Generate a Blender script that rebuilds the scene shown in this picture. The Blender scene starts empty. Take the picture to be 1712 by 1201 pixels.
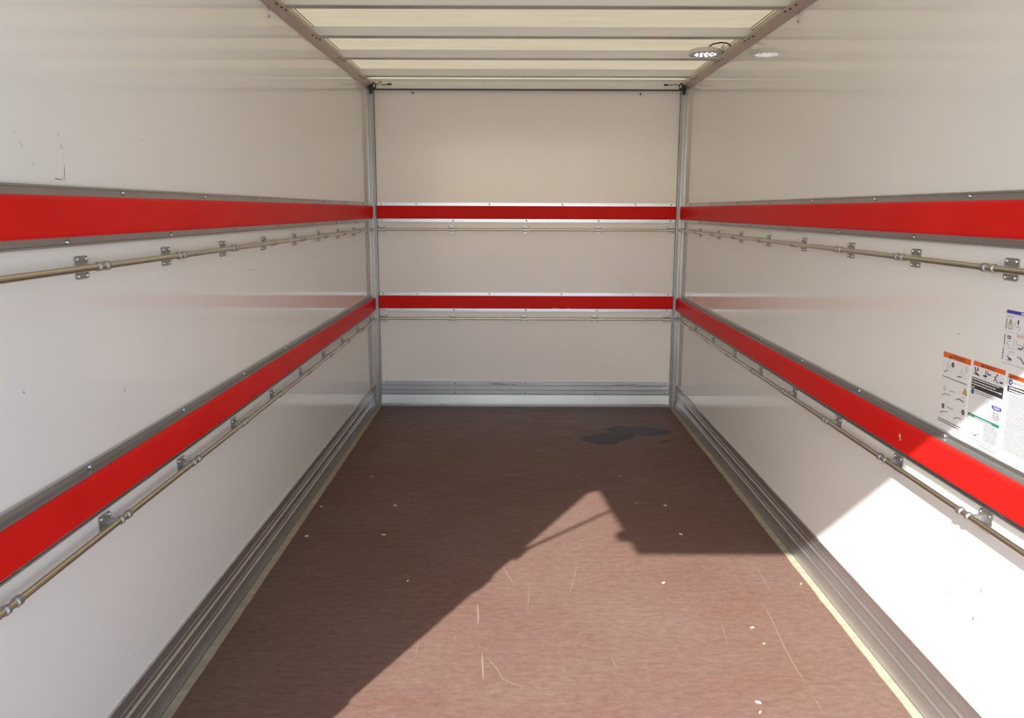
import bpy, bmesh, math, random
from mathutils import Vector, Matrix
random.seed(7)
S = bpy.context.scene
C = S.collection

# ------------------------------------------------------------------ camera
cam = bpy.data.cameras.new('camera')
cam.sensor_width = 36.0
cam.lens = 1373.1 / 1712 * 36.0
cam.clip_start = 0.02
cam_ob = bpy.data.objects.new('camera', cam)
C.objects.link(cam_ob)
_r = Vector((0.99999132, 0.00250377, 0.00332944)); _u = Vector((-0.003723, 0.17855149, 0.98392353)); _f = Vector((-0.00186904, 0.98392738, -0.17855927))
_m = Matrix((_r, _u, -_f)).transposed().to_4x4()
_m.translation = Vector((-0.0837, 0.0, 1.3612))
cam_ob.matrix_world = _m
S.camera = cam_ob

# ------------------------------------------------------------------ light
SUN_DIR = Vector((0.477, 1.0, -0.765)).normalized()
sun = bpy.data.lights.new('sun', 'SUN')
sun.energy = 12.3
sun.color = (1.0, 0.97, 0.93)
sun.angle = math.radians(0.53)
sun_ob = bpy.data.objects.new('sun', sun)
sun_ob.rotation_euler = SUN_DIR.to_track_quat('-Z', 'Y').to_euler()
sun_ob.location = (-3, -6, 6)
C.objects.link(sun_ob)
world = bpy.data.worlds.new('world')
S.world = world
world.use_nodes = True
wn = world.node_tree
bg = wn.nodes['Background']
sky = wn.nodes.new('ShaderNodeTexSky')
sky.sky_type = 'NISHITA'
sky.sun_disc = False
sky.sun_elevation = math.asin(-SUN_DIR.z)
sky.sun_rotation = math.atan2(-SUN_DIR.x, -SUN_DIR.y)
sky.air_density = 1.0
sky.dust_density = 1.0
sky.ozone_density = 1.0
wn.links.new(sky.outputs[0], bg.inputs[0])
bg.inputs[1].default_value = 0.38
S.view_settings.view_transform = 'Standard'
S.view_settings.look = 'None'
S.view_settings.gamma = 1.0
S.view_settings.use_curve_mapping = False
S.view_settings.exposure = 0.0
S.cycles.diffuse_bounces = 8
S.cycles.max_bounces = 14

# ------------------------------------------------------------------ helpers
def obj(name, mesh, parent=None, kind=None, label=None, cat=None, group=None):
    o = bpy.data.objects.new(name, mesh)
    C.objects.link(o)
    if parent is not None: o.parent = parent
    if kind: o['kind'] = kind
    if label: o['label'] = label
    if cat: o['category'] = cat
    if group: o['group'] = group
    return o
def mesh(name, V, F, mats, mi=None, smooth=False, recalc=True):
    m = bpy.data.meshes.new(name)
    m.from_pydata([tuple(v) for v in V], [], F)
    for x in (mats if isinstance(mats, (list, tuple)) else [mats]): m.materials.append(x)
    if mi: m.polygons.foreach_set('material_index', mi)
    if recalc:
        bm = bmesh.new(); bm.from_mesh(m)
        bmesh.ops.recalc_face_normals(bm, faces=bm.faces)
        bm.to_mesh(m); bm.free()
    if smooth: m.polygons.foreach_set('use_smooth', [True] * len(m.polygons))
    m.update()
    return m
def sharp(m, deg=35):
    bm = bmesh.new(); bm.from_mesh(m)
    for f in bm.faces: f.smooth = True
    for e in bm.edges:
        if len(e.link_faces) == 2 and e.calc_face_angle(0) > math.radians(deg): e.smooth = False
    bm.to_mesh(m); bm.free()
    return m
class MB:
    def __init__(s): s.V = []; s.F = []; s.I = []
    def add(s, V, F, i=0):
        n = len(s.V); s.V += [tuple(v) for v in V]; s.F += [[a + n for a in f] for f in F]; s.I += [i] * len(F)
    def box(s, a, b, i=0):
        (x0, y0, z0), (x1, y1, z1) = a, b
        s.add([(x0,y0,z0),(x1,y0,z0),(x1,y1,z0),(x0,y1,z0),(x0,y0,z1),(x1,y0,z1),(x1,y1,z1),(x0,y1,z1)],
              [(0,3,2,1),(4,5,6,7),(0,1,5,4),(1,2,6,5),(2,3,7,6),(3,0,4,7)], i)
    def prism(s, prof, fn, t0, t1, i=0):
        n = len(prof)
        s.add([fn(a, b, t0) for a, b in prof] + [fn(a, b, t1) for a, b in prof],
              [list(range(n))[::-1], list(range(n, 2*n))] + [[k, (k+1) % n, n + (k+1) % n, n + k] for k in range(n)], i)
    def tube(s, pts, r, seg=10, i=0):
        pts = [Vector(p) for p in pts]; rings = []
        rr = r if isinstance(r, (list, tuple)) else [r] * len(pts)
        base = None
        for k, p in enumerate(pts):
            d = (pts[min(k+1, len(pts)-1)] - pts[max(k-1, 0)]).normalized()
            if base is None: base = Vector((0,0,1)) if abs(d.z) < .9 else Vector((1,0,0))
            a = d.cross(base).normalized(); b = a.cross(d).normalized()
            rings.append([p + rr[k] * (math.cos(2*math.pi*j/seg) * a + math.sin(2*math.pi*j/seg) * b) for j in range(seg)])
        V = [v for q in rings for v in q]
        F = [[k*seg+j, k*seg+(j+1) % seg, (k+1)*seg+(j+1) % seg, (k+1)*seg+j] for k in range(len(pts)-1) for j in range(seg)]
        F += [list(range(seg))[::-1], [(len(pts)-1)*seg + j for j in range(seg)]]
        s.add(V, F, i)
    def lathe(s, prof, fn, seg=12, i=0):
        # prof: (radius, height); fn(a, b, h) -> point
        V = []; F = []; n = len(prof)
        for r, h in prof:
            V += [fn(r*math.cos(2*math.pi*j/seg), r*math.sin(2*math.pi*j/seg), h) for j in range(seg)]
        for k in range(n-1):
            F += [[k*seg+j, k*seg+(j+1) % seg, (k+1)*seg+(j+1) % seg, (k+1)*seg+j] for j in range(seg)]
        F += [list(range(seg))[::-1], [(n-1)*seg + j for j in range(seg)]]
        s.add(V, F, i)
    def ribbon(s, pts, w, fn, i=0, taper=False):
        # flat stroke in a plane: fn(a, b) -> point
        P = [Vector(p) for p in pts]
        if taper: P = [P[0]] + [q for a, c in zip(P, P[1:]) for q in (a.lerp(c, .5), c)]
        V = []
        for k, p in enumerate(P):
            d = P[min(k+1, len(P)-1)] - P[max(k-1, 0)]
            if d.length < 1e-9: d = Vector((1, 0))
            d.normalize(); n = Vector((-d.y, d.x)) * (w / 2) * ((.25 if k in (0, len(P)-1) else 1) if taper else 1)
            V += [fn(*(p + n)), fn(*(p - n))]
        s.add(V, [[2*k, 2*k+1, 2*k+3, 2*k+2] for k in range(len(P)-1)], i)
    def mesh(s, name, mats, **k): return mesh(name, s.V, s.F, mats, s.I, **k)

# ------------------------------------------------------------------ materials
def mat(name, col=(.8,.8,.8), rough=.5, metal=0.0, **k):
    m = bpy.data.materials.new(name); m.use_nodes = True
    b = m.node_tree.nodes['Principled BSDF']
    b.inputs['Base Color'].default_value = (*col, 1); b.inputs['Roughness'].default_value = rough; b.inputs['Metallic'].default_value = metal
    for kk, v in k.items(): b.inputs[kk].default_value = v
    return m
def nodes(m): return m.node_tree, m.node_tree.nodes['Principled BSDF']
def N(t, typ, **k):
    n = t.nodes.new(typ)
    for a, v in k.items():
        if a in n.inputs: n.inputs[a].default_value = v
        else: setattr(n, a, v)
    return n
def noise(t, scale, detail=4, stretch=(1,1,1), rough=.55):
    tc = N(t, 'ShaderNodeTexCoord'); mp = N(t, 'ShaderNodeMapping'); mp.inputs['Scale'].default_value = stretch
    n = N(t, 'ShaderNodeTexNoise'); n.inputs['Scale'].default_value = scale; n.inputs['Detail'].default_value = detail; n.inputs['Roughness'].default_value = rough
    t.links.new(tc.outputs['Object'], mp.inputs[0]); t.links.new(mp.outputs[0], n.inputs[0])
    return n.outputs['Fac']
def ramp(t, fac, stops):
    r = N(t, 'ShaderNodeValToRGB'); e = r.color_ramp.elements
    while len(e) < len(stops): e.new(.5)
    for q, (p, c) in zip(e, stops): q.position = p; q.color = c if len(c) == 4 else (*c, 1)
    t.links.new(fac, r.inputs[0]); return r.outputs[0]
def mixc(t, fac, a, b, mode='MIX'):
    n = N(t, 'ShaderNodeMix', data_type='RGBA', blend_type=mode)
    for s, v in ((0, fac), (6, a), (7, b)):
        if hasattr(v, 'is_linked'): t.links.new(v, n.inputs[s])
        else: n.inputs[s].default_value = v if s == 0 else ((*v, 1) if len(v) == 3 else v)
    return n.outputs[2]
def bump(t, b, h, strength, dist):
    n = N(t, 'ShaderNodeBump'); n.inputs['Strength'].default_value = strength; n.inputs['Distance'].default_value = dist
    t.links.new(h, n.inputs['Height']); t.links.new(n.outputs[0], b.inputs['Normal'])
def vary(m, a, b_, scale, stretch=(1,1,1), rough=None, lo=.35, hi=.65):
    t, b = nodes(m); f = noise(t, scale, 5, stretch)
    t.links.new(ramp(t, f, [(lo, a), (hi, b_)]), b.inputs['Base Color'])
    if rough:
        r = ramp(t, f, [(lo, (rough[0],)*3), (hi, (rough[1],)*3)]); t.links.new(r, b.inputs['Roughness'])
    return m
# glossy white gelcoat of the side and front panels
WALL = mat('white_gelcoat', (.79, .775, .75), .068); WALL.node_tree.nodes['Principled BSDF'].inputs['IOR'].default_value = 1.5
vary(WALL, (.772,.774,.760), (.792,.796,.784), 1.3, (1,1,1))
_t, _b = nodes(WALL); bump(_t, _b, noise(_t, 9, 3, (1,.3,1)), .06, .004)
BULKHEAD = mat('bulkhead_panel', (.85,.82,.815), .16)
vary(BULKHEAD, (.85,.82,.815), (.87,.84,.84), 1.1)
ALU = vary(mat('aluminium', (.6,.6,.61), .3, 1.0), (.50,.54,.63), (.54,.58,.67), 4, (1,1,1))  # blue of the reflected sky is tinted into the base colour
ALU_DULL = vary(mat('dull_aluminium', (.5,.5,.5), .36, .86), (.46,.455,.45), (.51,.50,.495), 4, (1,1,1))
RAILM = vary(mat('rail_tan_reflection', (.5,.5,.5), .42, .7), (.58,.51,.43), (.64,.565,.475), 4, (1,1,1))  # aluminium rail with the tan of reflected floor and roof put into its colour
GALV = vary(mat('galvanised_steel', (.5,.5,.5), .4, .9), (.43,.435,.44), (.50,.50,.50), 25, (1,1,1))
ZINC = vary(mat('yellow_zinc_tube', (.5,.48,.36), .3, 1.0), (.61,.595,.49), (.66,.64,.52), 3, (1,1,1))
POST = vary(mat('grey_aluminium_post', (.5,.5,.5), .36, 1.0), (.42,.435,.46), (.47,.48,.50), 4, (1,1,1))
BOLT = mat('bright_bolt', (.7,.7,.7), .25, 1.0)
DARK = mat('black_rubber', (.018,.017,.016), .5)
HOLE = mat('dark_rivet', (.07,.06,.055), .5, .5)
BOW = vary(mat('galvanised_roof_bow', (.62,.61,.57), .42, .2), (.70,.70,.68), (.76,.755,.73), 8, (.3,2,2))
RED = mat('red_board', (.55,.02,.015), .42)
_t, _b = nodes(RED)
_c = ramp(_t, noise(_t, 5, 6, (1,.6,1)), [(.35, (.62,.011,.009)), (.65, (.70,.016,.013))])
_w = ramp(_t, noise(_t, 38, 6, (1,1,1.2), .7), [(.74, (0,0,0)), (.80, (1,1,1))])
_t.links.new(mixc(_t, _w, _c, (.60,.11,.07)), _b.inputs['Base Color']); _b.inputs['Specular IOR Level'].default_value = .4; _b.inputs['IOR'].default_value = 1.2
bump(_t, _b, noise(_t, 70, 4), .25, .002)
CHIPPED = mat('bare_wood_chip', (.72,.55,.36), .8)
# brown film-faced plywood floor, worn and dusty, one wet patch
FLOOR = mat('brown_phenolic_plywood', (.15,.09,.075), .5)
_t, _b = nodes(FLOOR)
_base = ramp(_t, noise(_t, 2.2, 5), [(.3, (.142,.079,.062)), (.5, (.156,.091,.074)), (.72, (.171,.105,.086))])
_streak = ramp(_t, noise(_t, 3.0, 8, (1.3, 14, 1), .72), [(.42, (0,0,0)), (.80, (.8,.8,.8))])
_base = mixc(_t, _streak, _base, (.180,.132,.110))
_base = mixc(_t, .45, _base, ramp(_t, noise(_t, 1.1, 3), [(.35, (.142,.078,.062)), (.7, (.142,.102,.083))]))
_grain = ramp(_t, noise(_t, 26, 6, (1, 2.2, 1), .75), [(.32, (.80,.80,.80)), (.68, (1.22,1.21,1.19))])
_base = mixc(_t, 1.0, _base, _grain, 'MULTIPLY')
_speck = ramp(_t, noise(_t, 210, 3, (1,1,1), .6), [(.70, (0,0,0)), (.78, (.55,.55,.55))])
_base = mixc(_t, _speck, _base, (.20,.155,.13))
_tc = N(_t, 'ShaderNodeTexCoord'); _wob = N(_t, 'ShaderNodeTexNoise'); _wob.inputs['Scale'].default_value = 5.5; _wob.inputs['Detail'].default_value = 4
_t.links.new(_tc.outputs['Object'], _wob.inputs[0])
_off = N(_t, 'ShaderNodeVectorMath', operation='MULTIPLY_ADD'); _t.links.new(_wob.outputs['Color'], _off.inputs[0]); _off.inputs[1].default_value = (.16,.20,0); _off.inputs[2].default_value = (-.08,-.10,0)
_add = N(_t, 'ShaderNodeVectorMath', operation='ADD'); _t.links.new(_tc.outputs['Object'], _add.inputs[0]); _t.links.new(_off.outputs[0], _add.inputs[1])
def blob(cx, cy, rx, ry, shear=0):
    mp = N(_t, 'ShaderNodeVectorMath', operation='SUBTRACT'); _t.links.new(_add.outputs[0], mp.inputs[0]); mp.inputs[1].default_value = (cx, cy, 0)
    sx = N(_t, 'ShaderNodeSeparateXYZ'); _t.links.new(mp.outputs[0], sx.inputs[0])
    q = N(_t, 'ShaderNodeMath', operation='MULTIPLY_ADD'); _t.links.new(sx.outputs[0], q.inputs[0]); q.inputs[1].default_value = -shear; _t.links.new(sx.outputs[1], q.inputs[2])
    cb = N(_t, 'ShaderNodeCombineXYZ'); _t.links.new(sx.outputs[0], cb.inputs[0]); _t.links.new(q.outputs[0], cb.inputs[1])
    sc = N(_t, 'ShaderNodeVectorMath', operation='MULTIPLY'); _t.links.new(cb.outputs[0], sc.inputs[0]); sc.inputs[1].default_value = (1/rx, 1/ry, 0)
    ln = N(_t, 'ShaderNodeVectorMath', operation='LENGTH'); _t.links.new(sc.outputs[0], ln.inputs[0])
    return ramp(_t, ln.outputs['Value'], [(.86, (1,1,1)), (1.0, (0,0,0))])
_wet = mixc(_t, 1.0, blob(.50, 4.83, .17, .13, .35), blob(.70, 4.99, .20, .12, -.1), 'LIGHTEN')
_wet = mixc(_t, 1.0, _wet, blob(.835, 4.765, .05, .022), 'LIGHTEN')
_t.links.new(mixc(_t, _wet, _base, (.035,.017,.017)), _b.inputs['Base Color'])
_rb = ramp(_t, noise(_t, 6, 5, (1,6,1)), [(.3, (.42,.42,.42)), (.7, (.58,.58,.58))])
_t.links.new(mixc(_t, _wet, _rb, (.42,.42,.42)), _b.inputs['Roughness'])
bump(_t, _b, noise(_t, 160, 4, (1,1,1)), .12, .002)
_b.inputs['IOR'].default_value = 1.18; _b.inputs['Specular IOR Level'].default_value = .5
SEAL = vary(mat('yellowed_sealant', (.5,.42,.25), .6), (.30,.265,.195), (.40,.355,.265), 9, (1,3,1))
SCRATCH = mat('pale_scratch', (.22,.165,.135), .7)
SCRATCH_FAINT = mat('faint_scratch', (.14,.10,.08), .6)
SCUFF = mat('dark_scuff', (.16,.15,.14), .6)
# translucent fibreglass roof sheet
ROOF = bpy.data.materials.new('translucent_fibreglass'); ROOF.use_nodes = True
_t = ROOF.node_tree; _b = _t.nodes['Principled BSDF']; _out = _t.nodes['Material Output']
_f1 = noise(_t, 6, 6, (.5, 5, 1), .6)
_rc = ramp(_t, _f1, [(.3, (.255,.212,.135)), (.7, (.305,.26,.177))])
_tr = N(_t, 'ShaderNodeBsdfTranslucent'); _t.links.new(_rc, _tr.inputs[0])
_b.inputs['Base Color'].default_value = (.62,.58,.47,1); _b.inputs['Roughness'].default_value = .4
_ad = N(_t, 'ShaderNodeMixShader'); _ad.inputs[0].default_value = .62
_t.links.new(_b.outputs[0], _ad.inputs[1]); _t.links.new(_tr.outputs[0], _ad.inputs[2]); _t.links.new(_ad.outputs[0], _out.inputs[0])
LED = mat('led', (1,1,1), .5); _b = LED.node_tree.nodes['Principled BSDF']; _b.inputs['Emission Color'].default_value = (.86,.92,1,1); _b.inputs['Emission Strength'].default_value = 3.2
LENS = mat('lamp_reflector', (.58,.58,.70), .3)
PINKMETAL = mat('lamp_housing', (.62,.58,.58), .35, .6)
CONCRETE = vary(mat('concrete', (.12,.12,.12), .9), (.27,.268,.262), (.33,.326,.32), 4)  # light concrete for the unseen yard, paled to bounce light into the box
PANEL = mat('painted_door_panel', (.76,.76,.75), .35)
PRINT = {'k': mat('print_black', (.03,.03,.035), .5), 'g': mat('print_grey', (.22,.22,.24), .5), 'l': mat('print_light_grey', (.5,.5,.52), .5), 'r': mat('print_red', (.62,.10,.08), .5),
         'y': mat('print_yellow', (.72,.45,.03), .5), 'w': mat('print_white', (.74,.75,.76), .45), 'o': mat('print_orange', (.72,.13,.02), .5),
         'b': mat('print_blue', (.03,.06,.36), .5), 'n': mat('print_green', (.02,.18,.11), .5), 't': mat('print_text', (.075,.075,.085), .5)}
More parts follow.
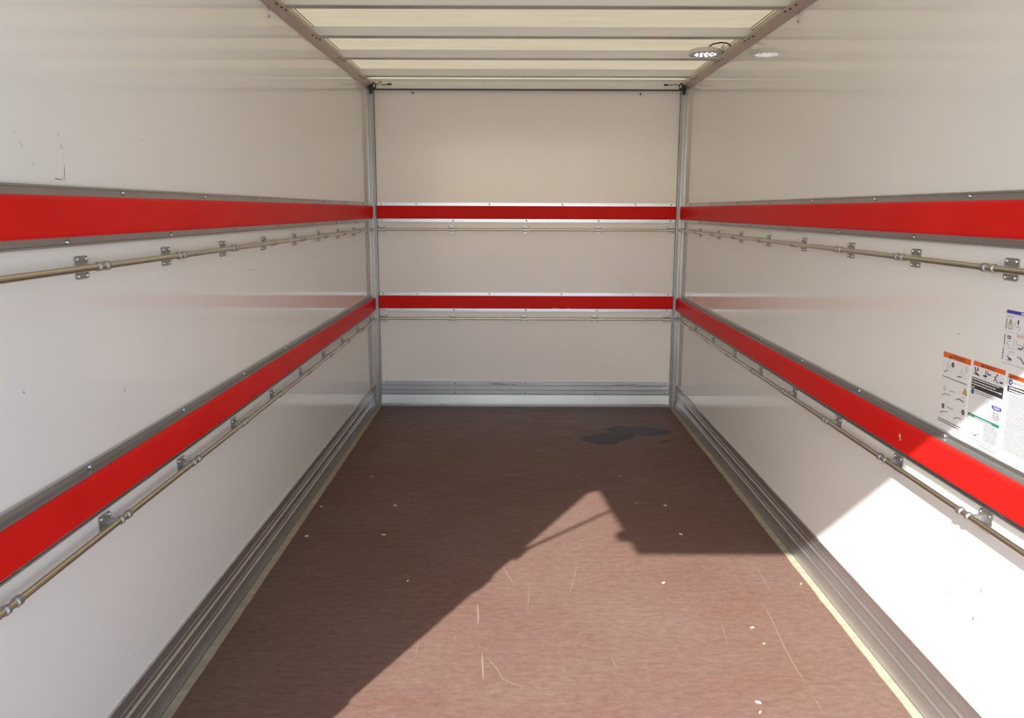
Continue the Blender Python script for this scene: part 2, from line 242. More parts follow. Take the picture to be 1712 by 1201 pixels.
# ------------------------------------------------------------------ traced positions (metres on each surface)
STICKER_PRINT = {'A':[('k',0,[(2.1033,0.9859),(2.0987,0.9967),(2.091,0.9867)]),('k',0.0012,[(2.1081,0.9778),(2.1071,0.9539)]),('k',0.0022,[(2.1071,0.9539),(2.1215,0.9461)]),('g',0.0006,[(2.1069,0.953),(2.0829,0.955)]),('r',0.0012,[(2.1011,0.9686),(2.0953,0.9655),(2.0918,0.9597)]),('k',-0.0068,[(2.0827,0.9719)]),('w',0.0012,[(2.0864,0.9714),(2.0829,0.9695),(2.0792,0.9753)]),('k',0.0012,[(2.0422,0.9711),(2.0389,0.9484)]),('k',0.0024,[(2.0389,0.9484),(2.056,0.9471)]),('g',0.0006,[(2.0388,0.9478),(2.0153,0.9496)]),('r',0.0012,[(2.0341,0.9628),(2.0285,0.9595),(2.0249,0.9539)]),('g',-0.0068,[(2.0179,0.9717)]),('w',-0.0055,[(2.0179,0.9717)]),('g',0.001,[(2.0206,0.9726),(2.0147,0.9706)]),('g',0.001,[(2.0154,0.9742),(2.02,0.9692)]),('text',0.0022,[(2.1284,0.9348),(2.0093,0.9349)]),('l',0.0004,[(2.1306,0.9274),(2.0095,0.9277)]),('g',-0.0068,[(2.111,0.9052)]),('w',-0.0055,[(2.111,0.9052)]),('g',0.001,[(2.114,0.9062),(2.1075,0.9039)]),('g',0.001,[(2.1082,0.9075),(2.1133,0.9026)]),('k',0.0012,[(2.0905,0.903),(2.0607,0.9041)]),('k',0.0018,[(2.1224,0.8842),(2.1076,0.891)]),('k',0.0014,[(2.1076,0.891),(2.0814,0.892)]),('l',0.0005,[(2.125,0.8789),(2.1052,0.8787)]),('k',0,[(2.0156,0.9255),(2.0262,0.9089),(2.0039,0.9082)]),('y',0,[(2.0154,0.9225),(2.0231,0.91),(2.0071,0.9096)]),('k',0.001,[(2.0154,0.9175),(2.0154,0.9124)]),('k',0.0018,[(2.0545,0.8859),(2.0406,0.8922)]),('k',0.0026,[(2.0406,0.8922),(2.0152,0.8891)]),('k',0.001,[(2.0269,0.899),(2.0186,0.8984)]),('k',-0.0068,[(2.1108,0.8571)]),('w',0.0012,[(2.1143,0.8564),(2.111,0.8546),(2.1075,0.8603)]),('k',0.0012,[(2.0915,0.8585),(2.0596,0.8589)]),('k',0.0018,[(2.1223,0.8359),(2.1092,0.8429)]),('k',0.0014,[(2.1092,0.8429),(2.085,0.8465)]),('k',-0.0068,[(2.0146,0.8631)]),('w',0.0012,[(2.0177,0.8625),(2.0148,0.8607),(2.0116,0.8662)]),('k',0.0018,[(2.0553,0.8359),(2.0398,0.8436)]),('k',0.0014,[(2.0398,0.8436),(2.0181,0.8437)]),('text',0.0026,[(2.1305,0.8214),(2.0189,0.8216)]),('text',0.0026,[(2.1302,0.8157),(2.0262,0.816)])],'B':[('k',0,[(1.9552,0.9908),(1.9517,1.0001),(1.9451,0.9911)]),('k',0.004,[(1.9831,0.9861),(1.9762,0.9721),(1.9623,0.969)]),('k',0.0022,[(1.9869,0.9704),(1.9588,0.968)]),('k',0.004,[(1.9699,0.9875),(1.9708,0.9767)]),('k',-0.003,[(1.9689,0.9822)]),('k',0.003,[(1.9348,0.9861),(1.9344,0.9711)]),('k',0.004,[(1.9442,0.9715),(1.9282,0.9724)]),('k',0.003,[(1.9295,0.9791),(1.9135,0.9784)]),('k',0.0022,[(1.9268,0.9858),(1.9276,0.9795)]),('k',0.002,[(1.9343,0.9681),(1.9342,0.9635)]),('k',-0.003,[(1.8877,0.984)]),('k',0.0032,[(1.8915,0.9799),(1.8925,0.9729)]),('k',0.0022,[(1.8925,0.9729),(1.8799,0.9653)]),('k',0.0022,[(1.8927,0.9739),(1.8999,0.9668)]),('k',0.002,[(1.8902,0.9795),(1.9002,0.9765)]),('k',0.004,[(1.8758,0.9698),(1.8628,0.9692)]),('k',0,[(1.9893,0.9607),(1.8573,0.9598),(1.8568,0.9332),(1.9901,0.9332)]),('wtext',0.0026,[(1.9862,0.9575),(1.8751,0.9566)]),('wtext',0.0026,[(1.9874,0.9506),(1.886,0.9501)]),('wtext',0.0026,[(1.9879,0.9442),(1.862,0.9441)]),('wtext',0.0026,[(1.9883,0.937),(1.9747,0.937)]),('k',-0.0068,[(1.9814,0.9258)]),('n',-0.005,[(1.9814,0.9258)]),('text',0.0016,[(1.9707,0.9294),(1.8789,0.9292)]),('text',0.0016,[(1.9699,0.9253),(1.8896,0.9245)]),('l',0.0004,[(1.9906,0.9177),(1.8921,0.917)])],'C':[('k',0,[(1.8402,0.9888),(1.8376,0.9959),(1.8318,0.9887)]),('b',-0.0068,[(1.8343,0.9788)]),('w',-0.003,[(1.8336,0.9789)]),('text',0.0014,[(1.827,0.9805),(1.7391,0.9796)]),('text',0.0014,[(1.8273,0.9782),(1.7484,0.9764)]),('k',0,[(1.8433,0.9702),(1.7057,0.9736),(1.7063,0.96),(1.8433,0.9564)]),('wtext',0.003,[(1.837,0.9656),(1.7368,0.9675)]),('wtext',0.003,[(1.8365,0.9595),(1.7555,0.9611)]),('text',0.0011,[(1.8344,0.9518),(1.7045,0.9501)]),('text',0.0011,[(1.8345,0.9484),(1.7543,0.9475)]),('text',0.0011,[(1.8346,0.9451),(1.7544,0.9443)]),('text',0.0011,[(1.8347,0.9417),(1.7046,0.9407)]),('text',0.0011,[(1.8348,0.9384),(1.7107,0.9376)]),('text',0.0011,[(1.8349,0.935),(1.7546,0.9346)]),('text',0.0011,[(1.8347,0.9304),(1.7167,0.9301)]),('text',0.0011,[(1.8348,0.927),(1.7545,0.927)]),('text',0.0011,[(1.8349,0.9236),(1.7046,0.9238)]),('text',0.0011,[(1.835,0.9203),(1.7546,0.9205)]),('text',0.0011,[(1.8351,0.9169),(1.7047,0.9175)]),('text',0.0011,[(1.8352,0.9135),(1.717,0.9143)]),('text',0.0011,[(1.8351,0.9089),(1.7107,0.91)]),('text',0.0011,[(1.8352,0.9055),(1.7547,0.9064)]),('text',0.0011,[(1.8353,0.9021),(1.7047,0.9038)]),('text',0.0011,[(1.8354,0.8987),(1.7047,0.9006)]),('text',0.0011,[(1.8355,0.8953),(1.7171,0.8973)]),('text',0.0011,[(1.8356,0.8919),(1.755,0.8934)]),('text',0.0011,[(1.8355,0.8873),(1.7548,0.8889)]),('text',0.0011,[(1.8356,0.8839),(1.717,0.8865)]),('text',0.0011,[(1.8357,0.8805),(1.7171,0.8833)]),('text',0.0011,[(1.8358,0.8771),(1.7048,0.8804)]),('text',0.0011,[(1.8359,0.8737),(1.7049,0.8773)]),('text',0.0011,[(1.836,0.8702),(1.7049,0.8741)]),('text',0.0011,[(1.8358,0.8656),(1.755,0.8681)]),('text',0.0011,[(1.8359,0.8621),(1.7171,0.8661)]),('text',0.0011,[(1.836,0.8587),(1.7048,0.8634)]),('text',0.0011,[(1.8361,0.8553),(1.7049,0.8602)]),('text',0.0011,[(1.8362,0.8519),(1.7049,0.857)]),('text',0.0011,[(1.8363,0.8485),(1.7553,0.8518)]),('text',0.0011,[(1.8362,0.8438),(1.7048,0.8494)]),('text',0.0011,[(1.8363,0.8403),(1.711,0.846)]),('text',0.0011,[(1.8364,0.8369),(1.7049,0.843)]),('text',0.0011,[(1.8365,0.8335),(1.7111,0.8396)]),('text',0.0011,[(1.8366,0.83),(1.7173,0.836)]),('text',0.0011,[(1.8367,0.8266),(1.7555,0.8308)]),('text',0.0011,[(1.8366,0.8219),(1.7172,0.8284)]),('text',0.0011,[(1.8367,0.8184),(1.7173,0.8252)])],'D':[('text',0.0022,[(1.8889,0.9001),(1.863,0.9008)]),('text',0.0022,[(1.8892,0.8935),(1.865,0.8943)]),('text',0.0022,[(1.8897,0.8877),(1.8603,0.8887)]),('text',0.0022,[(1.8903,0.8829),(1.861,0.884)]),('rtext',0.002,[(1.8848,0.8786),(1.8675,0.8791)]),('wtext',0.0026,[(1.8881,0.906),(1.8632,0.9069)])],'E':[('k',0.0006,[(1.9843,0.8565),(1.9888,0.8437),(1.976,0.8446),(1.9843,0.8565)]),('g',0.0008,[(1.9728,0.857),(1.958,0.8465),(1.9431,0.8456)]),('g',0.0006,[(1.9644,0.858),(1.9394,0.8478)]),('g',-0.005,[(1.9666,0.8357)]),('w',-0.0044,[(1.9666,0.8357)]),('k',0.0012,[(1.973,0.8243),(1.9508,0.8196)]),('k',0.0012,[(1.9568,0.8179),(1.9321,0.8308)]),('g',0.0008,[(1.9797,0.814),(1.9597,0.8219)]),('g',0.0008,[(1.9521,0.8265),(1.9424,0.8196)]),('g',0.0006,[(1.9869,0.8291),(1.971,0.814)]),('k',0.001,[(1.9594,0.8201),(1.9473,0.8235)]),('l',0.0004,[(1.989,0.8285),(1.9318,0.8297),(1.9289,0.8471)]),('wtext',0.0014,[(1.9859,0.865),(1.9744,0.8656)]),('wtext',0.0016,[(1.9634,0.8638),(1.8883,0.8661)]),('text',0.0014,[(1.9187,0.8576),(1.8714,0.8587)]),('text',0.0014,[(1.9187,0.8542),(1.8713,0.8554)]),('text',0.0014,[(1.9186,0.8508),(1.8626,0.8523)]),('text',0.0014,[(1.9186,0.8474),(1.8655,0.8489)]),('text',0.0014,[(1.9186,0.844),(1.8597,0.8458)]),('text',0.0014,[(1.9185,0.8406),(1.8596,0.8425)]),('text',0.0014,[(1.9182,0.8354),(1.8621,0.8373)]),('text',0.0014,[(1.9181,0.8319),(1.8707,0.8337)]),('text',0.0014,[(1.9181,0.8285),(1.862,0.8307)]),('text',0.0014,[(1.9181,0.8251),(1.8648,0.8273)]),('text',0.0014,[(1.918,0.8217),(1.8706,0.8237)]),('text',0.0014,[(1.918,0.8183),(1.8647,0.8206)]),('text',0.0012,[(1.9809,0.8088),(1.874,0.8111)]),('text',0.0012,[(1.9438,0.8048),(1.9089,0.8056)]),('text',0.0012,[(1.9304,0.8003),(1.8626,0.8021)])],'F':[('g',0.0035,[(1.8746,1.1212),(1.8746,1.0961)]),('g',0.0035,[(1.8752,1.0846),(1.8745,1.0594)]),('g',0.0035,[(1.8756,1.0503),(1.8758,1.0248)]),('g',0.0005,[(1.8756,1.1307),(1.7712,1.1293)]),('g',0.0005,[(1.875,1.0911),(1.7642,1.0917)]),('g',0.0005,[(1.8778,1.0548),(1.7575,1.0563)]),('g',0.0005,[(1.878,1.0186),(1.7503,1.018)]),('text',0.0012,[(1.8749,1.1268),(1.8478,1.1254)]),('wtext',0.0034,[(1.824,1.1373),(1.7749,1.1361)]),('k',0,[(1.8597,1.1221),(1.8662,1.1107),(1.8519,1.1117)]),('y',0,[(1.8595,1.1196),(1.8637,1.1118),(1.8541,1.1125)]),('k',0.001,[(1.8596,1.1175),(1.8594,1.1135)]),('k',0.0016,[(1.867,1.0991),(1.8671,1.1068),(1.8594,1.1092),(1.8514,1.1066),(1.8516,1.0987)]),('k',0.0012,[(1.8654,1.0982),(1.852,1.0983)]),('k',0.001,[(1.8619,1.1008),(1.8572,1.1047),(1.8585,1.1)]),('k',0.005,[(1.8305,1.1214),(1.8308,1.1115)]),('g',0.002,[(1.8418,1.1143),(1.8415,1.1072)]),('g',0.0016,[(1.8382,1.1021),(1.8326,1.1072),(1.8232,1.1069),(1.8268,1.0974)]),('k',0.002,[(1.865,1.0813),(1.851,1.0815),(1.8511,1.0762),(1.8653,1.0756),(1.865,1.0813)]),('k',0.0014,[(1.8605,1.0791),(1.8535,1.0779)]),('g',0.0016,[(1.8675,1.0655),(1.8556,1.0601)]),('g',0.001,[(1.8642,1.07),(1.8534,1.0701)]),('rtext',0.0014,[(1.8302,1.0874),(1.7781,1.0876)]),('rtext',0.0014,[(1.8309,1.0841),(1.7825,1.0845)]),('g',0.0012,[(1.8295,1.0771),(1.8282,1.067),(1.8078,1.0648),(1.8019,1.0674)]),('k',0.003,[(1.8222,1.0589),(1.8092,1.0586),(1.8026,1.0641)]),('g',0.001,[(1.8388,1.0773),(1.8369,1.06)]),('y',0,[(1.8014,1.0784),(1.8048,1.0693),(1.7947,1.0698)]),('k',0.0018,[(1.8605,1.0357),(1.8504,1.0326),(1.839,1.029)]),('g',0.0016,[(1.8616,1.0269),(1.8436,1.025)]),('k',0.003,[(1.8541,1.0304),(1.8416,1.0286)]),('g',0.001,[(1.8545,1.0473),(1.8538,1.0361)]),('g',0.001,[(1.8505,1.0472),(1.832,1.048)]),('g',0.0016,[(1.8223,1.0385),(1.8094,1.0392)]),('g',0.0016,[(1.818,1.0433),(1.8136,1.0337)]),('k',0.003,[(1.8096,1.04),(1.7939,1.0275)])]}
FLOOR_SCRATCHES = [(0.0055,[(-0.208,2.683),(-0.201,2.597),(-0.199,2.539)]),(0.0055,[(-0.179,2.359),(-0.173,2.27),(-0.169,2.206)]),(0.003,[(-0.161,2.331),(-0.132,2.271),(-0.111,2.213),(-0.081,2.188),(-0.05,2.17)]),(0.002,[(-0.022,2.17),(0.024,2.165)]),(0.003,[(-0.122,2.994),(-0.1,2.904),(-0.075,2.834)]),(0.0025,[(-0.023,2.82),(-0.031,2.632)]),(0.0025,[(0.165,2.997),(0.14,2.851),(0.12,2.755)]),(0.0025,[(0.131,3.063),(0.121,2.98)]),(0.002,[(0.12,3.151),(0.129,3.224),(0.201,3.219)]),(0.002,[(0.12,3.151),(0.181,3.157),(0.201,3.219)]),(0.0025,[(0.8,2.705),(0.791,2.551),(0.778,2.394),(0.773,2.277),(0.775,2.21)]),(0.0018,[(0.843,3.031),(0.86,2.96),(0.854,2.756)]),(0.002,[(0.619,2.579),(0.603,2.415)]),(0.002,[(0.773,2.146),(0.774,2.055)]),(0.002,[(0.204,3.645),(0.206,3.516)]),(0.002,[(-0.265,2.423),(-0.273,2.476)]),(0.002,[(-0.385,2.448),(-0.382,2.312)]),(0.002,[(0.22,2.351),(0.235,2.26)]),(0.003,[(0.063,2.272),(0.076,2.249)])]
LEFT_SCUFFS = [(0.0008,[(1.6354,1.5094),(1.6414,1.5014)]),(0.0014,[(1.6476,1.4942),(1.66,1.4788)]),(0.001,[(1.6698,1.4646),(1.6736,1.4596)]),(0.001,[(1.6833,1.4522),(1.6951,1.4475)]),(0.0016,[(1.7919,1.5219),(1.7949,1.5082)]),(0.0022,[(1.8003,1.4983),(1.8033,1.4844)]),(0.001,[(1.8046,1.4712),(1.8036,1.4655)]),(0.002,[(1.8067,1.4562),(1.8028,1.4188)]),(0.0016,[(1.7973,1.4291),(1.7971,1.4215)]),(0.0022,[(1.7626,1.4231),(1.7783,1.4227),(1.796,1.4214)]),(0.004,[(2.1953,1.5392),(2.1989,1.5381)]),(0.003,[(1.9989,0.9231),(1.9874,0.9119)]),(0.0012,[(2.959,1.1477),(3.0681,1.1377)]),(0.0016,[(3.954,1.1426),(4.1373,1.1267)]),(0.003,[(1.929,0.2398),(1.9221,0.2388)]),(0.002,[(2.1453,0.029),(2.1284,0.0282)]),(0.004,[(1.5786,1.0059),(1.5819,1.0016)])]
RIGHT_SCUFFS = [(0.003,[(1.9877,0.3928),(1.9911,0.3795)]),(0.004,[(1.8622,0.4651),(1.8547,0.4532)]),(0.003,[(1.9363,0.4567),(1.9298,0.4517)]),(0.005,[(1.8757,0.383),(1.8783,0.3688)]),(0.002,[(1.8932,0.4184),(1.8899,0.4153)]),(0.002,[(2.0948,0.398),(2.0804,0.3908)]),(0.002,[(1.9843,0.3595),(1.9726,0.3605)]),(0.0022,[(2.078,1.0547),(2.0663,1.0534)]),(0.003,[(1.9119,0.1799),(1.9065,0.1816)]),(0.002,[(2.1278,0.2725),(2.1237,0.2692)])]
BACK_SCUFFS = [(0.003,[(-0.1032,1.7327),(-0.0952,1.721)]),(0.003,[(0.5148,1.0684),(0.5231,1.0603)]),(0.003,[(0.662,0.9019),(0.6666,0.8855)]),(0.003,[(-0.0102,0.8749),(0.0022,0.8709)]),(0.003,[(0.0639,0.3498),(0.0681,0.3456)])]
# ------------------------------------------------------------------ the room
HW = 1.05; YB = 5.64; YR = 1.04; ZW = 2.139
def struct(name, m, label, parent=None): return obj(name, m, parent, kind='structure', label=label, cat=None)
def side(s): return lambda o, z, y: (s * (HW - o), y, z)
def backf(o, z, x): return (x, YB - o, z)
m = MB(); m.box((-1.09, 1.0, -.06), (1.09, 5.72, 0)); floor = struct('floor', m.mesh('floor', FLOOR), 'worn dark brown plywood load floor, sunlit near the rear')
for s, nm in ((-1, 'left'), (1, 'right')):
    m = MB(); x0, x1 = sorted((s*HW, s*(HW+.04))); m.box((x0, YR, 0), (x1, YB, 2.21))
    wall = struct('wall_' + nm, m.mesh('wall_' + nm, WALL), 'glossy white side panel on the %s' % nm)
    globals()['wall_' + nm] = wall
m = MB(); m.box((-1.09, YB, 0), (1.09, YB+.04, 2.21)); wall_back = struct('wall_back', m.mesh('wall_back', BULKHEAD), 'white front bulkhead panel at the far end')
# translucent roof sheet, gently undulating
V = []; F = []; nx, ny = 12, 60
for j in range(ny+1):
    for i in range(nx+1):
        x = -1.09 + 2.18*i/nx; y = 1.0 + 4.72*j/ny
        V.append((x, y, 2.2165 + .002*math.sin(y*21) * math.cos(x*3)))
for j in range(ny):
    for i in range(nx): a = j*(nx+1)+i; F.append((a, a+1, a+nx+2, a+nx+1))
ceiling = struct('ceiling', mesh('ceiling', V, F, ROOF, smooth=True), 'translucent cream fibreglass roof sheet')
# baseboards: ribbed aluminium kick plates
BP = [(0,.166),(.007,.166),(.007,.1605),(.004,.159),(.004,.132),(.0055,.130),(.0055,.1275),(.004,.126),(.004,.1145),(.0095,.1105),(.0095,.1085),(.004,.107),(.004,.078),(.0055,.076),(.0055,.0735),(.004,.072),(.004,.0635),(.0095,.0595),(.0095,.057),(.005,.0555),(.013,.003),(.013,.001),(0,.001)]
for s, nm in ((-1, 'left'), (1, 'right')):
    m = MB(); m.prism(BP, side(s), YR, 5.60); struct('baseboard_' + nm, m.mesh('baseboard', ALU_DULL), 'ribbed aluminium kick plate along the %s wall' % nm)
    g = globals()['baseboard_' + nm] = C.objects['baseboard_' + nm]
    m = MB(); e = []
    for k in range(61):
        y = YR + (5.605-YR)*k/60; w = .0405 + (random.uniform(-.0009, .0009) if s < 0 else random.uniform(-.0022, .0022))
        e.append((s*(HW-.0145), y, s*(HW-w)))
    n = len(e); V = [(a, y, .0045) for a, y, b in e] + [(b, y, .0035) for a, y, b in e] + [(a, y, 0.0) for a, y, b in e] + [(b, y, 0.0) for a, y, b in e]
    F = []
    for k in range(n-1): F += [(k, k+1, n+k+1, n+k), (n+k, n+k+1, 3*n+k+1, 3*n+k), (2*n+k, 2*n+k+1, k+1, k)]
    struct('trim_%d' % (1 if s < 0 else 2), mesh('edge_seal', V, F, SEAL), 'yellowed sealant strip along the floor edge on the %s' % nm)
BPB = [(0,.180),(.010,.180),(.010,.174),(.004,.172),(.004,.1525),(.012,.149),(.012,.145),(.004,.143),(.004,.1185),(.012,.115),(.012,.111),(.004,.109),(.004,.0905),(.012,.087),(.012,.082),(.006,.081),(.0095,.020),(.016,.012),(.016,.001),(0,.001)]
m = MB(); m.prism(BPB, backf, -1.012, 1.012); baseboard_back = struct('baseboard_back', m.mesh('baseboard_back', ALU), 'ribbed aluminium kick plate across the front bulkhead')
# roof edge rails (trim), front header, corner posts
RAIL = [(0,ZW),(.004,ZW),(.020,2.150),(.037,2.162),(.042,2.168),(.042,2.1725),(.038,2.1735),(.008,2.176),(.006,2.18),(.006,2.213),(0,2.213)]
def bolt_mesh(name, r, h, d, mt, seg=8):
    d = Vector(d); a = d.orthogonal().normalized(); b = d.cross(a)
    q = MB(); q.lathe([(r, 0), (r, h*.45), (r*.72, h*.85), (r*.25, h)], lambda x, y, t: a*x + b*y + d*t, seg); return q.mesh(name, mt, smooth=True)
def place(name, me, loc, parent, **k):
    o = obj(name, me, parent, **k); o.location = loc; return o
BOWS = [1.75, 2.335, 2.92, 3.51, 4.10, 4.67, 5.275]
riv = bolt_mesh('rivet', .0075, .003, (0,0,-1), HOLE)
for s, nm, n in ((-1, 'left', 3), (1, 'right', 4)):
    m = MB(); m.prism(RAIL, side(s), YR, 5.632); t = struct('trim_%d' % n, m.mesh('roof_rail', RAILM), 'aluminium roof edge rail on the %s' % nm)
    for y in BOWS[3:]:
        for dy, o in ((-.09, .029), (-.025, .031), (.03, .034)): place('rivet', riv, side(s)(o, 2.150 + (o-.02)*.706, y+dy), t)
    m = MB()
    for a, b in zip(BOWS, BOWS[1:] + [5.63]): m.box((min(s*1.0335, s*1.0310), a+.055, 2.2095), (max(s*1.0335, s*1.0310), b-.004, 2.2125))
    obj('seal', m.mesh('roof_seal', DARK), t)
HB = [(0,2.1415),(.034,2.1415),(.037,2.144),(.037,2.160),(.030,2.163),(.018,2.164),(.014,2.167),(.014,2.197),(.020,2.199),(.020,2.204),(0,2.21)]
m = MB(); m.prism(HB, backf, -1.03, 1.03); t = struct('trim_5', m.mesh('front_header', BOW), 'pale metal header beam above the front bulkhead')
m = MB(); m.box((-1.01, YB-.012, 2.1365), (1.01, YB, 2.1415)); obj('seal', m.mesh('header_seal', DARK), t)
CP = [(0,5.59),(.006,5.59),(.0075,5.600),(.013,5.602),(.015,5.610),(.021,5.612),(.023,5.620),(.030,5.623),(.032,5.631),(.0375,5.633),(.0375,YB),(0,YB)]
for s, nm, n in ((-1, 'left', 6), (1, 'right', 7)):
    m = MB(); m.prism(CP, lambda o, y, z: (s*(HW-o), y, z), 0, 2.1385); t = struct('trim_%d' % n, m.mesh('corner_post', POST), 'grooved aluminium corner post in the far %s corner' % nm)
    m = MB(); x0, x1 = sorted((s*1.0125, s*1.0095)); m.box((x0, YB-.009, 0), (x1, YB, 2.1385)); obj('seal', m.mesh('corner_seal', DARK), t)
# rear end of the body: posts, top rail and the raised top-hinged rear flap that shades the load space
for s, nm, n in ((-1, 'left', 8), (1, 'right', 9)):
    m = MB(); x0, x1 = sorted((s*HW, s*(HW+.07))); m.box((x0, YR-.001, -.1), (x1, YR+.05, 2.24)); struct('trim_%d' % n, m.mesh('rear_post', ALU_DULL), 'aluminium rear post on the %s' % nm)
m = MB(); m.box((-1.12, YR, 2.195), (1.12, YR+.06, 2.25)); struct('trim_10', m.mesh('rear_header', ALU_DULL), 'aluminium rear top rail')
H = Vector((0, 1.04, 2.18)); E_ = Vector((0, .086, 2.31)); dv = E_ - H; L = dv.length; dv.normalize(); nv = Vector((0, -dv.z, dv.y)); nv = nv if nv.z > 0 else -nv
def flap(x, a, h): p = H + dv*a + nv*h; return (x, p.y, p.z)
m = MB(); m.prism([(0,0),(L,0),(L,.035),(0,.035)], lambda a, h, x: flap(x, a, h), -1.025, 1.05)
door = struct('door_1', m.mesh('rear_flap', PANEL), 'white top-hinged rear flap raised open')
m = MB(); m.prism([(L*.72,-.015),(L*.81,-.015),(L*.81,.02),(L*.72,.02)], lambda a, h, x: flap(x, a, h), -1.060, -1.02); obj('latch', m.mesh('latch', ALU_DULL), door)
m = MB(); m.tube([(-1.045, 1.045, 1.60), flap(-1.03, L*.375, -.005)], .009, 8); obj('gas_strut', m.mesh('gas_strut', DARK), door)
m = MB(); m.box((-1.05, 1.025, 1.55), (-1.032, 1.06, 1.62)); obj('strut_mount', m.mesh('strut_mount', ALU_DULL), door)
m = MB(); m.tube([(1.045, 1.045, 1.60), flap(1.035, L*.375, -.005)], .009, 8); obj('gas_strut', m.mesh('gas_strut_b', DARK), door)
m = MB(); m.box((-60, -60, -1.0), (60, 60, -.95)); struct('ground', m.mesh('ground', CONCRETE), 'grey asphalt yard outside')

# ------------------------------------------------------------------ red bumper boards in aluminium channels
def chan(zt, zb):
    up = [(0,zt+.021),(.010,zt+.021),(.010,zt+.0165),(.004,zt+.0155),(.004,zt+.004),(.022,zt+.004),(.022,zt),(.004,zt)]
    return up + [(o, zb - (z - zt)) for o, z in up[::-1]]
def board(zt, zb, t=.031): return [(.003,zt-.0002),(t-.007,zt-.0002),(t-.002,zt-.003),(t,zt-.008),(t,zb+.008),(t-.002,zb+.003),(t-.007,zb+.0002),(.003,zb+.0002)]
BM = {-1: bolt_mesh('bolt_l', .0062, .006, (1,0,0), BOLT), 1: bolt_mesh('bolt_r', .0062, .006, (-1,0,0), BOLT), 0: bolt_mesh('bolt_b', .0062, .006, (0,-1,0), BOLT)}
UP = (1.388, 1.301); LO = (.7741, .6855)
def bumper(where, zt, zb, t0, t1, c0, c1, tops, bots, label):
    fn = backf if where == 0 else side(where)
    mid = fn(0, zb, (t0+t1)/2)
    root = obj('bumper_rail', None, label=label, cat='bumper rail'); root.location = mid
    inv = -Vector(mid)
    def sub(p): return tuple(Vector(p) + inv)
    m = MB(); m.prism(chan(zt, zb), lambda a, b, t: sub(fn(a, b, t)), c0, c1); obj('channel', m.mesh('channel', ALU if where == 0 else ALU_DULL), root)
    m = MB(); m.prism(board(zt, zb), lambda a, b, t: sub(fn(a, b, t)), t0, t1); b = obj('board', m.mesh('board', RED), root, label='red painted board')
    for t in tops: place('bolt', BM[where], sub(fn(.004, zt+.0108, t)), root)
    for t in bots: place('bolt', BM[where], sub(fn(.004, zb-.0108, t)), root)
    return root, b, sub, fn
st = lambda a, n, d=.545: [a + d*k for k in range(n) if a + d*k < 5.48]
r_lu = bumper(-1, *UP, 1.08, 5.535, 1.08, 5.49, st(1.51, 8), st(1.235, 8), 'upper red bumper board along the left wall')
r_ll = bumper(-1, *LO, 1.08, 5.545, 1.08, 5.49, st(1.245, 8, .541), st(1.51, 8), 'lower red bumper board along the left wall')
r_ru = bumper(1, *UP, 1.08, 5.55, 1.08, 5.49, st(1.53, 8), st(1.255, 8), 'upper red bumper board along the right wall')
r_rl = bumper(1, *LO, 1.08, 5.565, 1.08, 5.50, st(1.54, 8, .54), st(1.26, 8), 'lower red bumper board along the right wall, sunlit near the rear')
XT = (-.978, -.744, -.25, .243, .736, .976); XB = (-.978, -.496, 0, .489, .972)
r_bu = bumper(0, *UP, -1.008, 1.006, -1.008, 1.006, XT, XB, 'upper red bumper board across the front bulkhead')
r_bl = bumper(0, .782, .6935, -1.006, 1.006, -1.006, 1.006, XT, XB, 'lower red bumper board across the front bulkhead')
def chips(rec, marks, mt, zface=.0314):
    root, b, sub, fn = rec; m = MB()
    for t, z, w, h in marks:
        n = 7; ring = []
        for k in range(n):
            a = 2*math.pi*k/n; rr = random.uniform(.6, 1)
            ring.append(sub(fn(zface, z + h*rr*math.sin(a), t + w*rr*math.cos(a))))
        m.add(ring, [list(range(n))])
    obj('paint_chip', m.mesh('paint_chip', mt), b, kind='stuff')
chips(r_rl, [(2.268, .731, .008, .010), (2.262, .722, .006, .005)], CHIPPED)
chips(r_lu, [(1.70, 1.362, .006, .003), (1.715, 1.355, .004, .006), (1.72, 1.35, .004, .003), (1.60, 1.365, .003, .003)], mat('red_gouge', (.36,.05,.03), .7))
chips(r_bl, [(.19, .696, .02, .003), (.215, .697, .012, .002), (.29, .696, .022, .0025)], mat('bare_board', (.66,.6,.56), .7))

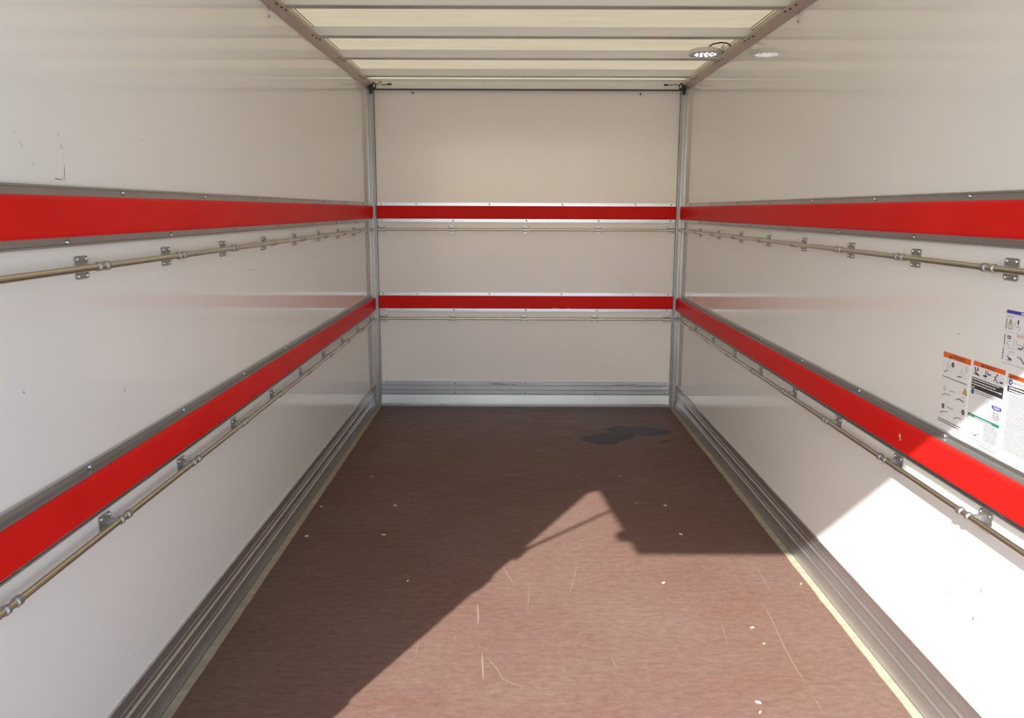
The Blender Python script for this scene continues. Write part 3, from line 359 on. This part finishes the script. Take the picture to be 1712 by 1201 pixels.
# ------------------------------------------------------------------ lashing rails: tube, bracket plates, collars
TO = .026
def rplate(w, h, r, n=4):
    P = []
    for cx, cz, a0 in ((w-r, h-r, 0), (-w+r, h-r, 90), (-w+r, -h+r, 180), (w-r, -h+r, 270)):
        for k in range(n): a = math.radians(a0 + 90*k/(n-1)); P.append((cx + r*math.cos(a), cz + r*math.sin(a)))
    return P
def lashing(where, z, t0, t1, brackets, label, rings=1):
    f0 = backf if where == 0 else side(where)
    mid = Vector(f0(0, z, (t0+t1)/2))
    root = obj('lashing_rail', None, label=label, cat='lashing rail'); root.location = mid
    fn = lambda o, zz, t: tuple(Vector(f0(o, zz, t)) - mid)
    fd = lambda o, zz, t: tuple(Vector(f0(o, zz + z, t)) - Vector(f0(0, z, 0)))      # local to a bracket
    m = MB(); m.tube([fn(TO, z, t0), fn(TO, z, t1)], .0078, 12); obj('tube', sharp(m.mesh('rail_tube', ZINC)), root, label='yellowish zinc tube')
    m = MB(); m.prism([(a, b) for a, b in rplate(.0275, .0255, .006)], lambda a, b, o: fd(o, b, a), .0002, .0035)
    if where == 0: m.prism([(.003,-.012),(TO+.003,-.0105),(TO+.0095,-.005),(TO+.0095,.005),(TO+.003,.0105),(.003,.012)], lambda o, zz, t: fd(o, zz, t), -.018, .018)
    else: m.prism([(.003,-.007),(TO,-.0070),(TO+.004,-.004),(TO+.004,.004),(TO,.0070),(.003,.007)], lambda o, zz, t: fd(o, zz, t), .017, .0265)
    pm = m.mesh('bracket_plate', GALV)
    m = MB()
    if where != 0:
        for a, b, r in ((.024, .033, .0108), (.058, .072, .0108)): m.tube([fd(TO, 0, a-.003), fd(TO, 0, a), fd(TO, 0, b), fd(TO, 0, b+.004)], [.0082, r, r, .0082], 12)
        cm = sharp(m.mesh('collar', GALV))
    for t in brackets:
        b = place('bracket', pm, fn(0, z, t), root)
        for dy in (-.019, .019):
            for dz in (-.0185, .0185): place('screw', BM2[where], fd(.0035, dz, dy), b)
        if where != 0: place('collar', cm, fn(0, z, t), root)
BM2 = {-1: bolt_mesh('screw_l', .0048, .005, (1,0,0), BOLT), 1: bolt_mesh('screw_r', .0048, .005, (-1,0,0), BOLT), 0: bolt_mesh('screw_b', .0048, .004, (0,-1,0), BOLT)}
bl = [1.385 + .4505*k for k in range(10)]; br = [1.425 + .4510*k for k in range(10)]
lashing(-1, 1.232, 1.12, 5.50, bl, 'upper yellowish lashing tube on steel brackets along the left wall')
lashing(-1, .627, 1.12, 5.52, [1.385 + .4525*k for k in range(10)], 'lower yellowish lashing tube on steel brackets along the left wall')
lashing(1, 1.232, 1.12, 5.53, br, 'upper yellowish lashing tube on steel brackets along the right wall')
lashing(1, .632, 1.12, 5.545, [1.415 + .4535*k for k in range(10)], 'lower lashing tube along the right wall, its near end in sun')
lashing(0, 1.230, -.998, .998, (-.982, -.503, -.008, .483, .975), 'upper lashing tube across the front bulkhead')
lashing(0, .623, -.998, .998, (-.982, -.504, -.012, .475, .973), 'lower lashing tube across the front bulkhead')

# ------------------------------------------------------------------ roof bows
ORD = ['first', 'second', 'third', 'fourth', 'fifth', 'sixth', 'seventh']
for k, y in enumerate(BOWS[::-1]):
    m = MB(); P = [(0,2.2135),(0,2.174),(.002,2.1735),(.030,2.1735),(.030,2.2135)]
    m.prism([(a, b) for a, b in P], lambda a, b, x: (x, a, b - 2.17), -1.04, 1.04)
    m.prism([(-.003,2.170),(.052,2.170),(.052,2.1733),(-.003,2.1733)], lambda a, b, x: (x, a, b - 2.17), -1.02, 1.02, 1)
    o = obj('roof_bow', m.mesh('roof_bow', [BOW, ALU_DULL]), label='pale metal roof crossbar, %s from the front bulkhead' % ORD[k], cat='roof bar', group='crossbars under the translucent roof'); o.location = (0, y, 2.17)

# ------------------------------------------------------------------ round LED lamp on the right roof rail
LP = Vector((.893, 4.42, 2.1465))
lamp = obj('led_lamp', None, label='round lit LED work lamp clamped to the right roof rail', cat='lamp'); lamp.location = LP
lf = lambda a, b, h: (a, b, h)
m = MB(); m.lathe([(.060,.030),(.078,.024),(.084,.012),(.084,.002),(.080,0),(.068,0),(.066,.006),(.02,.007)], lf, 36); obj('housing', sharp(m.mesh('lamp_housing', PINKMETAL)), lamp)
m = MB(); m.lathe([(.067,.0045),(.067,.0022),(.03,.0012),(.002,.001)], lf, 32); obj('reflector', m.mesh('lamp_reflector', LENS), lamp)
led = MB(); led.lathe([(.0068,0),(.0068,-.002),(.004,-.0035),(.001,-.004)], lf, 8); led = led.mesh('led', LED, smooth=True)
for rr, n, ph in ((0, 1, 0), (.024, 6, .2), (.049, 11, .1)):
    for k in range(n):
        a = 2*math.pi*k/n + ph; place('led', led, (rr*math.cos(a), rr*math.sin(a), .0025), lamp)
scm = bolt_mesh('lamp_screw', .0035, .003, (0,0,-1), HOLE)
for k in range(6): a = 2*math.pi*k/6 + .5; place('screw', scm, (.075*math.cos(a), .075*math.sin(a), .0002), lamp)
m = MB(); m.box((.02, -.028, .012), (.088, .028, .017)); m.box((.084, -.028, .012), (.0885, .028, .045)); obj('bracket', m.mesh('lamp_bracket', GALV), lamp)
m = MB(); m.tube([(.0,-.02,.028),(.03,-.03,.048),(.07,-.035,.054),(.105,-.035,.050),(.120,-.03,.038)], .0035, 8); obj('cable', sharp(m.mesh('lamp_cable', DARK), 80), lamp)

# ------------------------------------------------------------------ corner connectors, screws, loops
def connector(s, label):
    root = obj('cable_connector', None, label=label, cat='connector'); base = Vector((s*1.018, 5.575, 2.137)); root.location = base
    m = MB(); m.tube([(0,0,-.032),(0,0,-.008),(0,.0,.012),(-s*.004,0,.034)], [.009,.0105,.013,.012], 10); obj('plug', sharp(m.mesh('plug', DARK)), root)
    m = MB(); m.tube([(-s*.006,0,.034),(-s*.022,-.002,.036),(-s*.032,-.002,.022),(-s*.028,0,.006),(-s*.012,.002,0)], .005, 8); obj('grommet', sharp(m.mesh('grommet', DARK), 80), root)
    m = MB()
    if s < 0: P = [(.028,0,.026),(.046,.006,.030),(.056,.01,.046),(.066,.012,.044),(.062,.012,.028),(.078,.014,.024),(.10,.016,.028),(.118,.018,.030)]
    else: P = [(-.028,0,.026),(-.045,.006,.030),(-.06,.01,.034),(-.075,.012,.028),(-.10,.016,.031),(-.115,.018,.030)]
    m.tube(P, .0028, 6); obj('wire', sharp(m.mesh('wire', DARK), 80), root)
    e = Vector(P[-1]); m = MB(); m.tube([e - Vector((.012,0,0)), e + Vector((.012,0,.001))], .0058, 8); obj('wire_end', sharp(m.mesh('wire_end', DARK)), root)
connector(-1, 'black cable connector with a looped wire in the top left far corner')
connector(1, 'black cable connector with a short wire in the top right far corner')
for x, z, lab in ((-.755, 2.1185, 'small screw with washer high on the bulkhead, left one'), (.746, 2.116, 'small screw with washer high on the bulkhead, right one')):
    root = obj('washer_screw', None, label=lab, cat='screw'); root.location = (x, YB, z)
    m = MB(); m.lathe([(.019,0),(.019,.002),(.015,.003),(.006,.003)], lambda a, b, h: (a, -h, b), 20); obj('washer', m.mesh('washer', WALL), root)
    place('screw_head', bolt_mesh('screw_head', .006, .004, (0,-1,0), HOLE), (0, -.003, 0), root)
def loop(s, y, h, wy, label):
    root = None; m = MB(); P = []
    for k in range(13): a = math.pi*2*k/12; P.append((-s*.004, wy*math.sin(a), -h/2 + h/2*math.cos(a)))
    m.tube(P, .0016, 6); o = obj('wire_loop', sharp(m.mesh('wire_loop', GALV), 80), label=label, cat='wire loop'); o.location = (s*(HW-.002), y, 2.139)
loop(-1, 3.40, .040, .012, 'small wire loop under the left roof rail, nearer one'); loop(1, 3.46, .040, .012, 'small wire loop under the right roof rail, nearer one')
loop(-1, 5.19, .036, .006, 'small wire loop under the left roof rail, far one'); loop(1, 5.19, .036, .006, 'small wire loop under the right roof rail, far one')

# ------------------------------------------------------------------ stickers on the right wall
XS = HW - .0006
def text_mesh(body, h, col):
    cu = bpy.data.curves.new('t', 'FONT'); cu.body = body; cu.size = 1; cu.resolution_u = 2
    o = bpy.data.objects.new('t', cu); C.objects.link(o)
    bpy.context.view_layer.update()
    me = bpy.data.meshes.new_from_object(o.evaluated_get(bpy.context.evaluated_depsgraph_get()))
    V = [v.co.copy() for v in me.vertices]; F = [list(p.vertices) for p in me.polygons]
    bpy.data.objects.remove(o); bpy.data.meshes.remove(me); bpy.data.curves.remove(cu)
    return V, F
WV, WF = text_mesh('WARNING', 1, None)
wx0 = min(v.x for v in WV); wx1 = max(v.x for v in WV); wy1 = max(v.y for v in WV)
def sticker(key, y0, y1, z0, z1, hz, hcol, label, warn=None, head_y=None):
    # y0 > y1: far edge to near edge; hz: lower edge of the header band
    mid = Vector((XS, (y0+y1)/2, (z0+z1)/2))
    P = lambda y, z, e=0: (-e, y - mid.y, z - mid.z)
    m = MB(); m.box(P(y1, z0, .0003), P(y0, z1, -.0004)); root = obj('warning_sticker', m.mesh('sticker', PRINT['w']), label=label, cat='sticker', group='safety stickers on the right wall'); root.location = mid
    hy0, hy1 = head_y or (y0, y1)
    m = MB(); m.box(P(hy1, hz, .0005), P(hy0, z1, .0001)); obj('header_band', m.mesh('header_band', PRINT[hcol]), root)
    names = list(PRINT); mats = [PRINT[n] for n in names]; m = MB(); rnd = random.Random(hash(key) % 7 if False else ord(key))
    for q, (col, w, pts) in enumerate(STICKER_PRINT[key]):
        e = .0006 + q*2e-6
        pt = lambda a, b, e=e: P(a, b, e)
        if col.endswith('text'):
            i = names.index({'text': 't', 'wtext': 'w', 'rtext': 'r'}[col]); (a0, b0), (a1, b1) = pts; b = (b0+b1)/2; a = a0
            while a > a1:
                wl = min(rnd.uniform(.003, .009) * max(1, w/.0018), a - a1)
                if wl > .0008: m.add([pt(a, b+w/2), pt(a-wl, b+w/2), pt(a-wl, b-w/2), pt(a, b-w/2)], [(0,1,2,3)], i)
                a -= wl + .0011 + w*.25
        elif w == 0: m.add([pt(*p) for p in pts], [list(range(len(pts)))], names.index(col))
        elif w < 0:
            cy, cz = pts[0]; m.add([pt(cy - w*math.cos(2*math.pi*k/20), cz - w*math.sin(2*math.pi*k/20)) for k in range(20)], [list(range(20))], names.index(col))
        else: m.ribbon(pts, w, pt, names.index(col))
    obj('print', m.mesh('print', mats, recalc=False), root)
    if warn:
        ya, yb, zb, zt = warn; sx = (ya - yb) / (wx1 - wx0); sz = (zt - zb) / wy1
        V = [P(ya - (v.x - wx0)*sx, zb + v.y*sz, .0008) for v in WV]
        obj('lettering', mesh('lettering', V, WF, PRINT['k'], recalc=False), root, label='the word WARNING')
sticker('A', 2.133, 2.002, .805, 1.000, .9855, 'o', 'tall sticker with orange WARNING header, furthest from the camera', (2.088, 2.029, .9885, .9975))
sticker('B', 1.990, 1.857, .912, 1.001, .990, 'o', 'sticker with orange WARNING header, black pictograms and black text block', (1.946, 1.898, .9915, .9990))
sticker('C', 1.845, 1.700, .815, .9975, .987, 'o', 'sticker with orange WARNING header above long rows of small print', (1.832, 1.775, .989, .9965))
sticker('D', 1.896, 1.857, .874, .9105, .9025, 'b', 'tiny sticker with a blue header above the green one')
sticker('E', 1.992, 1.859, .802, .870, .8625, 'n', 'sticker with a green header and a line drawing')
sticker('F', 1.878, 1.690, 1.018, 1.1405, 1.133, 'b', 'pictogram sticker with a dark blue header, above the others')

# ------------------------------------------------------------------ wear marks and crumbs
def marks(data, fn, name, mt, parent):
    m = MB()
    for w, pts in data: m.ribbon(pts, w, fn, 0, True)
    return obj(name, m.mesh(name, mt, recalc=False), parent, kind='stuff')
marks(LEFT_SCUFFS, lambda y, z: (-HW+.0004, y, z), 'scuff_marks', SCUFF, wall_left)
marks(RIGHT_SCUFFS, lambda y, z: (HW-.0004, y, z), 'scuff_marks', SCUFF, wall_right)
marks(BACK_SCUFFS, lambda x, z: (x, YB-.0004, z), 'scuff_marks', SCUFF, wall_back)
marks(FLOOR_SCRATCHES, lambda x, y: (x, y, .0005), 'scratches', SCRATCH, floor)
fs = []
for k in range(420):
    x = random.uniform(-.95, .95); y = 1.6 + 3.9*random.random()**1.5; a = random.choice([random.gauss(1.45, .35), random.gauss(0, .12), random.gauss(1.7, .3)]); l = random.uniform(.015, .14) * random.random() + .01
    c = random.uniform(-.3, .3)
    fs.append((random.uniform(.0007, .0016), [(x, y), (x + l*.5*math.cos(a), y + l*.5*math.sin(a)), (x + l*(.5*math.cos(a) + .5*math.cos(a+c)), y + l*(.5*math.sin(a) + .5*math.sin(a+c)))]))
marks(fs, lambda x, y: (x, y, .0004), 'fine_scratches', SCRATCH_FAINT, floor)
marks([(.004, [(-.25, .164), (-.20, .163), (-.12, .160)]), (.004, [(-.10, .160), (-.06, .158)]), (.003, [(.62,.155),(.70,.158)]), (.004,[(.72,.163),(.78,.161)]), (.005,[(.815,.147),(.83,.148)]), (.004,[(-.20,.130),(-.18,.131)]), (.006,[(-.87,.016),(-.85,.016)]), (.004,[(-.62,.014),(-.55,.013)])], lambda x, z: (x + .0, YB-.0185, z), 'scuff_marks', SCUFF, baseboard_back)
bm2 = bolt_mesh('kick_plate_rivet', .004, .003, (0,-1,0), HOLE)
for x in (-.975, -.49, 0, .49, .975):
    for z in (.163, .100): place('rivet', bm2, (x, YB-.005, z), baseboard_back)
def hand(y): return lambda a, b: (-HW + .0145 - .008*(.030 + b)/.0525*1.05, y + a, .030 + b)
marks([(.003, [(0,.016),(.004,.010),(-.008,.004)]), (.003, [(.03,.012),(.022,.0),(.03,-.006)]), (.0025, [(.03,-.006),(.045,.002)]), (.0025, [(-.06,-.012),(-.10,-.016)]), (.002, [(-.02,-.012),(-.05,-.014)])], hand(2.17), 'scuff_marks', SCUFF, baseboard_left)
CH = [(.476,2.854,.011),(.712,2.523,.012),(.719,2.42,.006),(.985,2.849,.008),(.609,2.101,.013),(.600,2.056,.010),(.629,3.665,.013),(.633,3.319,.013),(.476,4.093,.008),(.498,3.687,.006),(-.636,3.651,.013),(-.632,3.299,.013),(-.975,3.631,.013),(-.955,3.282,.014),(-.475,2.86,.010),(-.813,4.068,.006)]
CL = ['on the sunlit floor just below the straight shadow edge', 'on sunlit floor beside the long pale scratch', 'on sunlit floor, tiny round one below the long scratch start', 'touching the right edge strip in the sun', 'on sunlit floor, nearest pair, further one', 'on sunlit floor, nearest pair, closer one', 'in shade to the right of the sunlit tip', 'in shade just above the straight shadow edge', 'in shade, tiny one above the sunlit tip', 'in shade, tiny speck close right of the sunlit tip', 'in the shaded left half, further of two mid-floor ones', 'in the shaded left half, nearer of two mid-floor ones', 'in shade against the left edge strip, further one', 'in shade near the left edge strip, nearer one', 'in shade left of the diagonal shadow edge', 'in the shaded left half, tiny furthest one']
for k, (x, y, r) in enumerate(CH):
    n = 7; ring = []; a0 = random.uniform(0, 6)
    for j in range(n):
        a = 2*math.pi*j/n; q = r*random.uniform(.55, 1); u, v = q*math.cos(a), .45*q*math.sin(a)
        ring.append((u*math.cos(a0) - v*math.sin(a0), u*math.sin(a0) + v*math.cos(a0)))
    V = [(u, v, 0) for u, v in ring] + [(u*.7, v*.7, .003) for u, v in ring]
    F = [list(range(n)), list(range(n, 2*n))] + [[j, (j+1) % n, n + (j+1) % n, n + j] for j in range(n)]
    o = obj('wood_chip', mesh('wood_chip', V, F, CHIPPED), label='pale wood chip ' + CL[k], cat='wood chip', group='wood chips scattered on the floor'); o.location = (x, y, .0003)
